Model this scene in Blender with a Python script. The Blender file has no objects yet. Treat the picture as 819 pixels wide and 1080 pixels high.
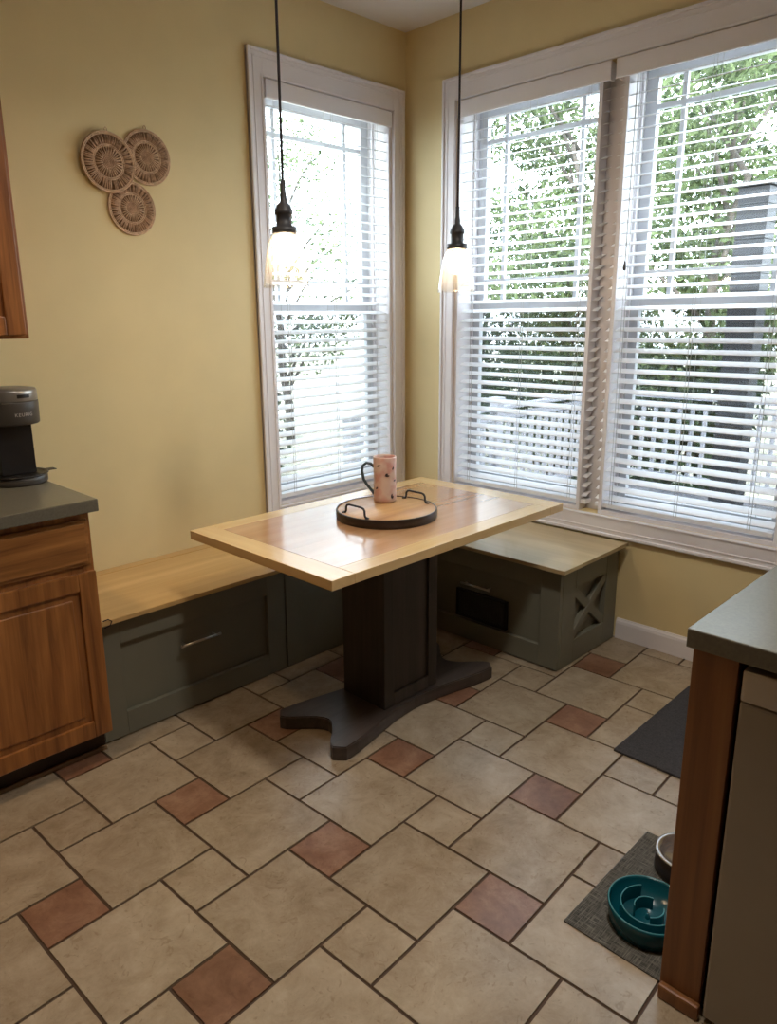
import bpy, bmesh, math, random
import numpy as np
from mathutils import Vector, Matrix, noise
random.seed(11)
PI = math.pi
SCN = bpy.context.scene
COL = SCN.collection

# ------------------------------------------------------------------ helpers
def lin(r, g, b):
    f = lambda c: (c/255)/12.92 if c/255 <= .04045 else ((c/255+.055)/1.055)**2.4
    return (f(r), f(g), f(b), 1)

class MB:
    """collects shapes, then links them as one mesh object"""
    def __init__(s):
        s.bm = bmesh.new()
    def _merge(s, t, mi, smooth):
        for f in t.faces:
            f.material_index = mi; f.smooth = smooth
        me = bpy.data.meshes.new('t'); t.to_mesh(me); t.free()
        s.bm.from_mesh(me); bpy.data.meshes.remove(me)
    def box(s, x0, x1, y0, y1, z0, z1, bev=0.0, mi=0, seg=2, M=None):
        t = bmesh.new()
        r = bmesh.ops.create_cube(t, size=1)
        lo = (min(x0,x1), min(y0,y1), min(z0,z1)); hi = (max(x0,x1), max(y0,y1), max(z0,z1))
        for v in t.verts:
            v.co = Vector([lo[i] + (v.co[i]+.5)*(hi[i]-lo[i]) for i in range(3)])
        if bev > 0:
            bev = min(bev, .45*min(hi[i]-lo[i] for i in range(3)))
            bmesh.ops.bevel(t, geom=t.edges[:], offset=bev, segments=seg, affect='EDGES', profile=.6)
        if M is not None: bmesh.ops.transform(t, matrix=M, verts=t.verts[:])
        s._merge(t, mi, False); return s
    def lathe(s, prof, c=(0,0,0), n=40, mi=0, M=None, closed=False, sx=1, sy=1):
        """prof: list of (r,z); capped to the axis where r == 0"""
        t = bmesh.new(); rings = []
        for r, z in prof:
            if r <= 1e-6: rings.append([t.verts.new((0,0,z))])
            else: rings.append([t.verts.new((r*sx*math.cos(2*PI*k/n), r*sy*math.sin(2*PI*k/n), z)) for k in range(n)])
        prs = list(zip(rings, rings[1:])) + ([(rings[-1], rings[0])] if closed else [])
        for a, b in prs:
            for k in range(n):
                k2 = (k+1) % n
                if len(a) == 1 and len(b) == 1: continue
                if len(a) == 1: t.faces.new((a[0], b[k2], b[k]))
                elif len(b) == 1: t.faces.new((a[k], a[k2], b[0]))
                else: t.faces.new((a[k], a[k2], b[k2], b[k]))
        bmesh.ops.recalc_face_normals(t, faces=t.faces[:])
        bmesh.ops.translate(t, vec=Vector(c), verts=t.verts[:])
        if M is not None: bmesh.ops.transform(t, matrix=M, verts=t.verts[:])
        s._merge(t, mi, True); return s
    def tube(s, pts, r, n=8, mi=0, loop=False, cap=True, flat=1.0):
        pts = [Vector(p) for p in pts]; t = bmesh.new(); rings = []
        N = len(pts); up = None
        for i, p in enumerate(pts):
            if loop: d = pts[(i+1) % N] - pts[i-1]
            else: d = pts[min(i+1, N-1)] - pts[max(i-1, 0)]
            d.normalize()
            if up is None:
                a = Vector((0,0,1)) if abs(d.z) < .9 else Vector((1,0,0))
                up = (a - d*a.dot(d)).normalized()
            else:
                up = (up - d*up.dot(d)).normalized()
            w = d.cross(up)
            rr = r[i] if isinstance(r, (list, tuple)) else r
            rings.append([t.verts.new(p + up*rr*flat*math.cos(2*PI*k/n) + w*rr*math.sin(2*PI*k/n)) for k in range(n)])
        prs = list(zip(rings, rings[1:])) + ([(rings[-1], rings[0])] if loop else [])
        for a, b in prs:
            for k in range(n): t.faces.new((a[k], a[(k+1)%n], b[(k+1)%n], b[k]))
        if cap and not loop:
            t.faces.new(rings[0][::-1]); t.faces.new(rings[-1])
        bmesh.ops.recalc_face_normals(t, faces=t.faces[:])
        s._merge(t, mi, True); return s
    def prism(s, poly, z0, z1, bev=0.0, mi=0, M=None, seg=2):
        t = bmesh.new()
        f = t.faces.new([t.verts.new((x, y, z0)) for x, y in poly])
        r = bmesh.ops.extrude_face_region(t, geom=[f])
        bmesh.ops.translate(t, vec=(0,0,z1-z0), verts=[v for v in r['geom'] if isinstance(v, bmesh.types.BMVert)])
        bmesh.ops.recalc_face_normals(t, faces=t.faces[:])
        if bev > 0:
            ed = [e for e in t.edges if abs(e.verts[0].co.z-e.verts[1].co.z) < 1e-6]
            bmesh.ops.bevel(t, geom=ed, offset=bev, segments=seg, affect='EDGES')
        if M is not None: bmesh.ops.transform(t, matrix=M, verts=t.verts[:])
        s._merge(t, mi, False); return s
    def build(s, name, mats, parent=None):
        me = bpy.data.meshes.new(name); s.bm.to_mesh(me); s.bm.free()
        for m in (mats if isinstance(mats, (list, tuple)) else [mats]): me.materials.append(m)
        o = bpy.data.objects.new(name, me); COL.objects.link(o)
        if parent is not None: o.parent = parent; o.matrix_parent_inverse = Matrix.Translation(-root_loc(parent))
        return o

def root_loc(o):
    # parts are built in world coordinates, so only a top-level parent shifts them
    return Vector(o.location) if o.parent is None else Vector((0,0,0))

def tag(o, label=None, cat=None, group=None, kind=None):
    if label: o['label'] = label
    if cat: o['category'] = cat
    if group: o['group'] = group
    if kind: o['kind'] = kind
    return o
def thing(name, loc, label, cat, group=None):
    o = bpy.data.objects.new(name, None); COL.objects.link(o)
    o.location = loc; o.empty_display_size = .1
    return tag(o, label, cat, group)
def struct(o): o['kind'] = 'structure'; return o
def arc(cx, cy, r, a0, a1, n): return [(cx+r*math.cos(a0+(a1-a0)*k/n), cy+r*math.sin(a0+(a1-a0)*k/n)) for k in range(n+1)]

# ---------------------------------------------------------------- materials
def new_mat(name):
    m = bpy.data.materials.new(name); m.use_nodes = True
    nt = m.node_tree; b = nt.nodes['Principled BSDF']
    return m, nt, b
def nd(nt, typ, **kw):
    n = nt.nodes.new(typ)
    for k, v in kw.items(): setattr(n, k, v)
    return n
def coords(nt, scale=(1,1,1), kind='Object'):
    tc = nd(nt, 'ShaderNodeTexCoord'); mp = nd(nt, 'ShaderNodeMapping')
    mp.inputs['Scale'].default_value = scale
    nt.links.new(tc.outputs[kind], mp.inputs['Vector']); return mp.outputs['Vector']
def plain(name, col, rough=.5, metal=0, var=.06, vscale=6, bump=0, bscale=60, spec=.5, coat=0):
    """solid colour with a little procedural unevenness"""
    m, nt, b = new_mat(name)
    v = coords(nt)
    n = nd(nt, 'ShaderNodeTexNoise'); n.inputs['Scale'].default_value = vscale; n.inputs['Detail'].default_value = 3
    nt.links.new(v, n.inputs['Vector'])
    r = nd(nt, 'ShaderNodeValToRGB')
    r.color_ramp.elements[0].position = .3; r.color_ramp.elements[1].position = .7
    r.color_ramp.elements[0].color = tuple(c*(1-var) for c in col[:3]) + (1,)
    r.color_ramp.elements[1].color = tuple(min(1, c*(1+var)) for c in col[:3]) + (1,)
    nt.links.new(n.outputs['Fac'], r.inputs['Fac']); nt.links.new(r.outputs['Color'], b.inputs['Base Color'])
    b.inputs['Roughness'].default_value = rough; b.inputs['Metallic'].default_value = metal
    b.inputs['Specular IOR Level'].default_value = spec
    b.inputs['Coat Weight'].default_value = coat; b.inputs['Coat Roughness'].default_value = .12
    if bump:
        n2 = nd(nt, 'ShaderNodeTexNoise'); n2.inputs['Scale'].default_value = bscale; n2.inputs['Detail'].default_value = 4
        nt.links.new(v, n2.inputs['Vector'])
        bp = nd(nt, 'ShaderNodeBump'); bp.inputs['Strength'].default_value = bump; bp.inputs['Distance'].default_value = .004
        nt.links.new(n2.outputs['Fac'], bp.inputs['Height']); nt.links.new(bp.outputs['Normal'], b.inputs['Normal'])
    return m
def wood(name, c0, c1, axis=0, rough=.4, fine=46, stretch=.045, coat=0, bump=.08, contrast=(.32, .68), island=0, spec=.5):
    """grain stretched along one axis"""
    m, nt, b = new_mat(name)
    sc = [1,1,1]; sc[axis] = stretch
    v = coords(nt, tuple(sc))
    vec = v
    if island:
        g = nd(nt, 'ShaderNodeNewGeometry'); mul = nd(nt, 'ShaderNodeMath', operation='MULTIPLY'); mul.inputs[1].default_value = 7.3
        nt.links.new(g.outputs['Random Per Island'], mul.inputs[0])
        ad = nd(nt, 'ShaderNodeVectorMath', operation='ADD'); nt.links.new(v, ad.inputs[0])
        nt.links.new(mul.outputs[0], ad.inputs[1]); vec = ad.outputs[0]
    n = nd(nt, 'ShaderNodeTexNoise'); n.inputs['Scale'].default_value = fine; n.inputs['Detail'].default_value = 6
    n.inputs['Roughness'].default_value = .62; n.inputs['Distortion'].default_value = .6
    nt.links.new(vec, n.inputs['Vector'])
    w = nd(nt, 'ShaderNodeTexNoise'); w.inputs['Scale'].default_value = fine*.22; w.inputs['Detail'].default_value = 2
    w.inputs['Distortion'].default_value = 1.5
    nt.links.new(vec, w.inputs['Vector'])
    mx = nd(nt, 'ShaderNodeMix', data_type='FLOAT'); mx.inputs[0].default_value = .5
    nt.links.new(n.outputs['Fac'], mx.inputs[2]); nt.links.new(w.outputs['Fac'], mx.inputs[3])
    fac = mx.outputs[0]
    if island:
        g2 = nd(nt, 'ShaderNodeMath', operation='MULTIPLY_ADD'); g2.inputs[1].default_value = island; g2.inputs[2].default_value = -island/2
        nt.links.new(g.outputs['Random Per Island'], g2.inputs[0])
        a2 = nd(nt, 'ShaderNodeMath', operation='ADD'); nt.links.new(fac, a2.inputs[0]); nt.links.new(g2.outputs[0], a2.inputs[1]); fac = a2.outputs[0]
    r = nd(nt, 'ShaderNodeValToRGB'); e = r.color_ramp.elements
    e[0].position, e[1].position = contrast; e[0].color = c0; e[1].color = c1
    nt.links.new(fac, r.inputs['Fac']); nt.links.new(r.outputs['Color'], b.inputs['Base Color'])
    b.inputs['Roughness'].default_value = rough; b.inputs['Coat Weight'].default_value = coat; b.inputs['Coat Roughness'].default_value = .14
    b.inputs['Specular IOR Level'].default_value = spec
    if bump:
        bp = nd(nt, 'ShaderNodeBump'); bp.inputs['Strength'].default_value = bump; bp.inputs['Distance'].default_value = .003
        nt.links.new(n.outputs['Fac'], bp.inputs['Height']); nt.links.new(bp.outputs['Normal'], b.inputs['Normal'])
    return m
def tile_mat(name, c0, c1, c2, rough=.34):
    m, nt, b = new_mat(name)
    v = coords(nt)
    g = nd(nt, 'ShaderNodeNewGeometry'); mul = nd(nt, 'ShaderNodeMath', operation='MULTIPLY'); mul.inputs[1].default_value = 53.0
    nt.links.new(g.outputs['Random Per Island'], mul.inputs[0])
    ad = nd(nt, 'ShaderNodeVectorMath', operation='ADD'); nt.links.new(v, ad.inputs[0]); nt.links.new(mul.outputs[0], ad.inputs[1])
    n = nd(nt, 'ShaderNodeTexNoise'); n.inputs['Scale'].default_value = 8; n.inputs['Detail'].default_value = 10; n.inputs['Roughness'].default_value = .74; n.inputs['Distortion'].default_value = .35
    nt.links.new(ad.outputs[0], n.inputs['Vector'])
    g2 = nd(nt, 'ShaderNodeMath', operation='MULTIPLY_ADD'); g2.inputs[1].default_value = .12; g2.inputs[2].default_value = -.06
    nt.links.new(g.outputs['Random Per Island'], g2.inputs[0])
    a2 = nd(nt, 'ShaderNodeMath', operation='ADD'); nt.links.new(n.outputs['Fac'], a2.inputs[0]); nt.links.new(g2.outputs[0], a2.inputs[1])
    r = nd(nt, 'ShaderNodeValToRGB'); e = r.color_ramp.elements
    e[0].position = .28; e[0].color = c0; e[1].position = .72; e[1].color = c2
    k = e.new(.5); k.color = c1
    nt.links.new(a2.outputs[0], r.inputs['Fac'])
    # small dark veins / pits
    n3 = nd(nt, 'ShaderNodeTexNoise'); n3.inputs['Scale'].default_value = 26; n3.inputs['Detail'].default_value = 5; n3.inputs['Distortion'].default_value = 2.5
    nt.links.new(ad.outputs[0], n3.inputs['Vector'])
    r3 = nd(nt, 'ShaderNodeValToRGB'); e3 = r3.color_ramp.elements
    e3[0].position = .30; e3[0].color = (.62,.55,.48,1); e3[1].position = .40; e3[1].color = (1,1,1,1)
    nt.links.new(n3.outputs['Fac'], r3.inputs['Fac'])
    mm = nd(nt, 'ShaderNodeMix', data_type='RGBA', blend_type='MULTIPLY'); mm.inputs[0].default_value = .45
    nt.links.new(r.outputs['Color'], mm.inputs[6]); nt.links.new(r3.outputs['Color'], mm.inputs[7])
    nt.links.new(mm.outputs[2], b.inputs['Base Color'])
    b.inputs['Roughness'].default_value = rough
    bp = nd(nt, 'ShaderNodeBump'); bp.inputs['Strength'].default_value = .12; bp.inputs['Distance'].default_value = .004
    nt.links.new(n.outputs['Fac'], bp.inputs['Height']); nt.links.new(bp.outputs['Normal'], b.inputs['Normal'])
    return m
def glass(name, tint=(1,1,1,1), ior=1.45, rough=.0, boost=1.0, milk=0.0):
    m = bpy.data.materials.new(name); m.use_nodes = True; nt = m.node_tree; nt.nodes.clear()
    o = nd(nt, 'ShaderNodeOutputMaterial'); mx = nd(nt, 'ShaderNodeMixShader')
    t = nd(nt, 'ShaderNodeBsdfTransparent'); t.inputs[0].default_value = tint
    gl = nd(nt, 'ShaderNodeBsdfGlossy'); gl.inputs['Roughness'].default_value = rough
    lw = nd(nt, 'ShaderNodeLayerWeight'); lw.inputs[0].default_value = .5          # same on both faces of the thin pane
    pw = nd(nt, 'ShaderNodeMath', operation='POWER'); pw.inputs[1].default_value = 5
    nt.links.new(lw.outputs['Facing'], pw.inputs[0])
    f0 = ((ior-1)/(ior+1))**2
    mu = nd(nt, 'ShaderNodeMath', operation='MULTIPLY_ADD'); mu.inputs[1].default_value = (1-f0)*boost; mu.inputs[2].default_value = f0*boost; mu.use_clamp = True
    nt.links.new(pw.outputs[0], mu.inputs[0]); nt.links.new(mu.outputs[0], mx.inputs[0])
    src = t.outputs[0]
    if milk:
        df = nd(nt, 'ShaderNodeBsdfTranslucent'); df.inputs[0].default_value = (1,.95,.88,1)
        m2 = nd(nt, 'ShaderNodeMixShader'); m2.inputs[0].default_value = milk
        nt.links.new(t.outputs[0], m2.inputs[1]); nt.links.new(df.outputs[0], m2.inputs[2]); src = m2.outputs[0]
    nt.links.new(src, mx.inputs[1]); nt.links.new(gl.outputs[0], mx.inputs[2])
    nt.links.new(mx.outputs[0], o.inputs[0]); return m
def emit(name, col, strength):
    m = bpy.data.materials.new(name); m.use_nodes = True; nt = m.node_tree; nt.nodes.clear()
    o = nd(nt, 'ShaderNodeOutputMaterial'); e = nd(nt, 'ShaderNodeEmission')
    e.inputs[0].default_value = col; e.inputs[1].default_value = strength
    nt.links.new(e.outputs[0], o.inputs[0]); return m
def leafy(name, c0, c1, trans=.45):
    m = bpy.data.materials.new(name); m.use_nodes = True; nt = m.node_tree; nt.nodes.clear()
    o = nd(nt, 'ShaderNodeOutputMaterial'); mx = nd(nt, 'ShaderNodeMixShader'); mx.inputs[0].default_value = trans
    d = nd(nt, 'ShaderNodeBsdfDiffuse'); t = nd(nt, 'ShaderNodeBsdfTranslucent')
    g = nd(nt, 'ShaderNodeNewGeometry'); r = nd(nt, 'ShaderNodeValToRGB')
    r.color_ramp.elements[0].color = c0; r.color_ramp.elements[1].color = c1
    nt.links.new(g.outputs['Random Per Island'], r.inputs['Fac'])
    for s in (d, t): nt.links.new(r.outputs['Color'], s.inputs[0])
    nt.links.new(d.outputs[0], mx.inputs[1]); nt.links.new(t.outputs[0], mx.inputs[2]); nt.links.new(mx.outputs[0], o.inputs[0])
    return m

M = {}
M['paint'] = plain('yellow_wall_paint', lin(226,207,156), .62, var=.02, bump=.05, bscale=220)
M['far'] = plain('tan_kitchen_paint', lin(150,118,82), .6, var=.03)
M['ceiling'] = plain('ceiling_paint', lin(222,218,214), .8, var=.015, bump=.08, bscale=150)
M['trim'] = plain('white_trim_paint', lin(232,228,230), .38, var=.015)
M['vinyl'] = plain('white_window_vinyl', lin(205,207,212), .4, var=.015)
M['slat'] = plain('white_blind_slat', lin(242,244,248), .35, var=.01)
M['cordw'] = plain('white_cord', lin(190,188,184), .7)
M['tassel'] = plain('dark_tassel', lin(70,66,66), .5)
M['grout'] = plain('dark_grout', lin(74,56,42), .9, var=.15, vscale=20)
M['tile'] = tile_mat('beige_stone_tile', lin(134,117,95), lin(157,141,119), lin(177,162,140), .26)
M['redtile'] = tile_mat('terracotta_stone_tile', lin(104,70,50), lin(132,97,76), lin(162,130,106), .28)
M['oak'] = wood('honey_oak', lin(112,68,32), lin(176,118,62), 0, .36, 44, .05, coat=.2, contrast=(.36,.62))
M['toe'] = plain('dark_brown_toe_kick', lin(52,36,24), .6, var=.1)
M['strip'] = plain('tan_vinyl_strip', lin(136,112,84), .5, var=.1)
M['oakv'] = wood('honey_oak_upright', lin(106,62,28), lin(172,112,58), 2, .36, 44, .05, coat=.2, contrast=(.36,.62))
M['post'] = wood('oak_end_panel', lin(100,62,34), lin(152,102,58), 2, .42, 42, .04, coat=.1)
M['bench'] = plain('sage_grey_paint', lin(116,115,101), .5, var=.05, vscale=4)
M['benchtop'] = wood('pale_pine_top', lin(186,148,92), lin(214,180,122), 0, .36, 22, .05, coat=.2)
M['benchtop2'] = wood('pale_pine_top_crosswise', lin(166,144,104), lin(196,174,132), 1, .36, 22, .05, coat=.2)
M['tbord'] = wood('light_ash_border', lin(206,172,118), lin(230,202,150), 0, .22, 26, .04, coat=.5)
M['tbordy'] = wood('light_ash_border_crosswise', lin(202,166,112), lin(228,198,146), 1, .22, 26, .04, coat=.5)
M['tplank'] = wood('warm_brown_planks', lin(172,126,86), lin(214,172,130), 0, .16, 20, .05, coat=1.0, island=.12)
M['dark'] = wood('dark_walnut_stain', lin(44,39,36), lin(72,64,59), 2, .42, 40, .05, spec=.4)
M['darkx'] = wood('dark_walnut_stain_long', lin(50,43,40), lin(80,70,65), 0, .38, 40, .05, spec=.5)
M['lam'] = plain('grey_green_laminate', lin(101,97,84), .3, var=.12, vscale=140, coat=.1)
M['black'] = plain('black_plastic', lin(24,22,22), .35, var=.1)
M['silver'] = plain('silver_plastic', lin(140,136,130), .3, metal=.5, var=.05)
M['charcoal'] = plain('charcoal_plastic', lin(66,62,58), .4, var=.05)
M['print'] = plain('pale_print', lin(170,165,158), .5)
M['vent'] = plain('dark_grey_register_metal', lin(72,72,68), .4, metal=.3, var=.05)
M['nickel'] = plain('brushed_nickel', lin(190,184,172), .28, metal=1, var=.04)
M['steel'] = plain('stainless_steel', lin(196,190,184), .34, metal=.6, var=.03)
M['dwpanel'] = plain('dull_grey_appliance_front', lin(150,142,132), .42, metal=.25, var=.04)
M['dwctrl'] = plain('pale_appliance_control_strip', lin(186,180,172), .4, metal=.25, var=.03)
M['iron'] = plain('black_iron', lin(38,36,36), .45, metal=.3, var=.1)
M['bronze'] = plain('dark_bronze_band', lin(56,48,44), .4, metal=.5, var=.2, vscale=30)
M['traywood'] = wood('tray_wood', lin(168,122,74), lin(212,168,112), 0, .4, 20, .08, coat=.1)
M['rattan'] = plain('woven_rattan', lin(176,142,112), .75, var=.28, vscale=60, bump=.3, bscale=300)
M['rattanp'] = plain('pale_rattan', lin(200,168,136), .75, var=.2, vscale=60, bump=.3, bscale=300)
M['rattand'] = plain('brown_rattan', lin(136,104,78), .8, var=.25, vscale=60)
M['socket'] = plain('dark_socket_metal', lin(58,58,62), .5, metal=.1, var=.08)
M['cordb'] = plain('dark_fabric_cord', lin(46,40,42), .8, var=.2, vscale=200)
M['pane'] = glass('window_glass', (.97,.985,.98,1), 1.45)
def screen_mat():
    m = bpy.data.materials.new('insect_mesh'); m.use_nodes = True; nt = m.node_tree; nt.nodes.clear(); M['screen'] = m
    o = nd(nt, 'ShaderNodeOutputMaterial'); mx = nd(nt, 'ShaderNodeMixShader'); mx.inputs[0].default_value = .42
    t = nd(nt, 'ShaderNodeBsdfTransparent'); d = nd(nt, 'ShaderNodeBsdfDiffuse'); d.inputs[0].default_value = lin(70,72,78)
    nt.links.new(t.outputs[0], mx.inputs[1]); nt.links.new(d.outputs[0], mx.inputs[2]); nt.links.new(mx.outputs[0], o.inputs[0])
screen_mat()
M['shade'] = glass('clear_shade_glass', (.98,.965,.94,1), 1.5, .02, boost=1.2, milk=.035)
M['bulb'] = emit('lit_bulb', (1, .76, .48, 1), 45)
M['mat'] = plain('charcoal_mat', lin(62,62,66), .95, var=.3, vscale=160, bump=.8, bscale=500)
M['petmat'] = plain('woven_grey_placemat', lin(92,90,84), .9, var=.1)
M['teal'] = plain('teal_plastic', lin(6,72,84), .2, var=.06)
M['tealglint'] = plain('teal_edge_highlight', lin(58,138,148), .3, var=.05)  # gloss highlight on the teal bowl's edges, put into the colour
M['bowlblk'] = plain('black_bowl_rubber', lin(34,32,36), .4, var=.08)
M['bowlrim'] = plain('bowl_rim', lin(190,188,186), .22, metal=.85, var=.02)
M['deck'] = wood('weathered_deck_boards', lin(80,80,84), lin(106,106,112), 1, .7, 20, .05, island=.15)
M['rail'] = plain('white_railing_paint', lin(156,158,168), .5, var=.02)
M['slate'] = wood('dark_slate_boards', lin(17,19,25), lin(25,28,36), 2, .6, 30, .2)
M['ground'] = plain('dry_lawn', lin(176,174,158), .95, var=.25, vscale=1.2)
M['bark'] = plain('grey_bark', lin(74,68,62), .9, var=.35, vscale=12, bump=.6, bscale=30)
M['leafA'] = leafy('fresh_leaves', lin(46,58,38), lin(122,136,98))
M['leafB'] = leafy('deep_leaves', lin(28,40,26), lin(78,94,66))

# woven placemat weave: fine crosshatch
def weave_mat():
    m = M['petmat']; nt = m.node_tree; b = nt.nodes['Principled BSDF']
    v = coords(nt)
    o = []
    for d in ('X', 'Y'):
        w = nd(nt, 'ShaderNodeTexNoise'); w.inputs['Scale'].default_value = 480; w.inputs['Detail'].default_value = 2
        mp = nd(nt, 'ShaderNodeMapping'); mp.inputs['Scale'].default_value = (.05,1,1) if d == 'X' else (1,.05,1)
        nt.links.new(v, mp.inputs['Vector']); nt.links.new(mp.outputs[0], w.inputs['Vector']); o.append(w.outputs['Fac'])
    a = nd(nt, 'ShaderNodeMath', operation='MAXIMUM'); nt.links.new(o[0], a.inputs[0]); nt.links.new(o[1], a.inputs[1])
    r = nd(nt, 'ShaderNodeValToRGB'); e = r.color_ramp.elements
    e[0].position = .45; e[0].color = lin(48,48,46); e[1].position = .72; e[1].color = lin(118,115,107)
    nt.links.new(a.outputs[0], r.inputs['Fac']); nt.links.new(r.outputs['Color'], b.inputs['Base Color'])
weave_mat()
def mug_mat():
    m, nt, b = new_mat('pink_floral_glaze'); M['mug'] = m
    v = coords(nt)
    n = nd(nt, 'ShaderNodeTexVoronoi'); n.inputs['Scale'].default_value = 30; nt.links.new(v, n.inputs['Vector'])
    n1 = nd(nt, 'ShaderNodeTexNoise'); n1.inputs['Scale'].default_value = 22; n1.inputs['Detail'].default_value = 2; nt.links.new(v, n1.inputs['Vector'])
    r = nd(nt, 'ShaderNodeValToRGB'); e = r.color_ramp.elements
    e[0].position = .40; e[0].color = lin(216,192,180); e[1].position = .62; e[1].color = lin(206,156,146)
    nt.links.new(n1.outputs['Fac'], r.inputs['Fac'])
    nt.links.new(r.outputs['Color'], b.inputs['Base Color']); b.inputs['Roughness'].default_value = .3
mug_mat()
M['leafmark'] = plain('dark_leaf_glaze', lin(62,52,60), .35)
M['mughandle'] = plain('slate_teal_glaze', lin(62,80,88), .3)
M['muginside'] = plain('cream_glaze', lin(210,190,176), .35)

# ---------------------------------------------------------------- dimensions
ZC = 3.01                       # ceiling
XB, YB = -5.4, -5.6             # far ends of the kitchen behind the camera
WT = .22                        # wall thickness
LU0, LU1 = -.968, -.113         # left window opening
RV0, RV1 = -2.085, -.36         # double window opening
WZ0, WZ1 = .605, 2.61

# ---------------------------------------------------------------- floor: pinwheel stone tiles
def build_floor():
    mb = MB(); P, b, s = .325, .17624, .1672
    rot = .041874; ox, oy = -2.58397, -.78217
    g = (b - s)/2; big = P - (b - s)
    mb.box(XB, 0, YB, 0, -.06, -.004, 0, 0)
    c, sn = math.cos(rot), math.sin(rot)
    def quad(x0, y0, w, mi):                       # lattice frame -> world
        cs = [(x0+.0, y0), (x0+w, y0), (x0+w, y0-w), (x0, y0-w)]
        pts = []
        for x, y in cs: pts.append((ox + c*x - sn*y, oy + sn*x + c*y))
        cx = sum(p[0] for p in pts)/4; cy = sum(p[1] for p in pts)/4
        if cx < XB - .1 or cx > .2 or cy < YB - .1 or cy > .2: return
        # clip against the room
        poly = pts
        for ax, lim, sg in ((0, XB+.002, 1), (0, -.002, -1), (1, YB+.002, 1), (1, -.002, -1)):
            out = []
            for i in range(len(poly)):
                A, B = poly[i], poly[(i+1) % len(poly)]
                da, db = sg*(A[ax]-lim), sg*(B[ax]-lim)
                if da >= 0: out.append(A)
                if da*db < 0:
                    t = da/(da-db); out.append((A[0]+t*(B[0]-A[0]), A[1]+t*(B[1]-A[1])))
            poly = out
            if len(poly) < 3: return
        t = bmesh.new()
        top = t.faces.new([t.verts.new((x, y, 0)) for x, y in poly][::-1])
        r = bmesh.ops.inset_region(t, faces=[top], thickness=.0022, depth=0)
        for v in t.verts:
            if not any(v in f.verts for f in [top]): v.co.z = -.0025
        for f in list(t.faces):
            if f is not top: pass
        edge = [e for e in t.edges if len(e.link_faces) == 1]
        ex = bmesh.ops.extrude_edge_only(t, edges=edge)
        for v in ex['geom']:
            if isinstance(v, bmesh.types.BMVert): v.co.z = -.0045
        bmesh.ops.recalc_face_normals(t, faces=t.faces[:])
        if top.normal.z < 0: bmesh.ops.reverse_faces(t, faces=t.faces[:])
        mb._merge(t, mi, False)
    for i in range(-26, 27):
        for j in range(-26, 27):
            x, y = i*P - j*b, -(i*b + j*P)
            quad(x+g, y-g, s, 1 if (i+j) % 2 == 0 else 2)         # small tile, beige and red in turn
            quad(x+g, y-b-g, big, 1)                               # big tile below it
    return struct(mb.build('floor', [M['grout'], M['tile'], M['redtile']]))
build_floor()

# ---------------------------------------------------------------- walls, ceiling
def wall_with_hole(name, ax, lo, hi, h0, h1, z0, z1):
    mb = MB()
    def seg(a, b, c, d):
        if ax == 'x': mb.box(a, b, 0, WT, c, d)
        else: mb.box(0, WT, a, b, c, d)
    seg(lo, h0, 0, ZC); seg(h1, hi, 0, ZC); seg(h0, h1, 0, z0); seg(h0, h1, z1, ZC)
    bmesh.ops.remove_doubles(mb.bm, verts=mb.bm.verts[:], dist=1e-5)
    return struct(mb.build(name, M['paint']))
wall_with_hole('wall_left', 'x', XB, WT, LU0, LU1, WZ0, WZ1)
wall_with_hole('wall_right', 'y', YB, 0, RV0, RV1, WZ0, WZ1)
struct(MB().box(XB-WT, XB, YB-WT, WT, 0, ZC).build('wall_back', M['far']))
struct(MB().box(XB, WT, YB-WT, YB, 0, ZC).build('wall_front', M['far']))
struct(MB().box(XB-WT, WT, YB-WT, WT, ZC, ZC+.2).build('ceiling', M['ceiling']))
# baseboard on the right wall (flat board with an eased cap)
def base_profile(y0, y1):
    mb = MB(); prof = [(0,0), (-.014,0), (-.014,.078), (-.011,.090), (-.006,.097), (-.004,.103), (0,.103)]
    t = bmesh.new(); n = len(prof)
    a = [t.verts.new((x, y0, z)) for x, z in prof]; b = [t.verts.new((x, y1, z)) for x, z in prof]
    for k in range(n): t.faces.new((a[k], a[(k+1)%n], b[(k+1)%n], b[k]))
    t.faces.new(a); t.faces.new(b[::-1]); bmesh.ops.recalc_face_normals(t, faces=t.faces[:])
    mb._merge(t, 0, False); return mb
struct(base_profile(YB, -1.4145).build('baseboard_right', M['trim']))

# ---------------------------------------------------------------- windows
def BX(mb, side, u0, u1, d0, d1, z0, z1, bev=0, mi=0):
    """a box in window coordinates: u along the wall, d outwards"""
    if side == 'L': mb.box(u0, u1, d0, d1, z0, z1, bev, mi)
    else: mb.box(d0, d1, u0, u1, z0, z1, bev, mi)
def casing(name, side, u0, u1, z0, z1, wl=.085, wt=.112, wb=.10):
    """picture-frame casing: flat board, raised outer bead and an inner step"""
    mb = MB()
    def ring(a, b, c, d, t, w_l, w_t, w_b, bev=.003):
        BX(mb, side, a, a+w_l, -t, 0, c, d, bev); BX(mb, side, b-w_l, b, -t, 0, c, d, bev)
        BX(mb, side, a+w_l, b-w_l, -t, 0, d-w_t, d, bev); BX(mb, side, a+w_l, b-w_l, -t, 0, c, c+w_b, bev)
    ring(u0-wl, u1+wl, z0-wb, z1+wt, .016, wl, wt, wb)
    # outer bead
    ring(u0-wl, u1+wl, z0-wb, z1+wt, .024, .016, .016, .016, .005)
    ring(u0-wl+.03, u1+wl-.03, z0-wb+.03, z1+wt-.03, .019, .008, .008, .008, .003)
    ring(u0-.012, u1+.012, z0-.012, z1+.012, .020, .010, .010, .010, .003)
    return struct(mb.build(name, M['trim']))
casing('trim_1', 'L', LU0, LU1, WZ0, WZ1)
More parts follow.
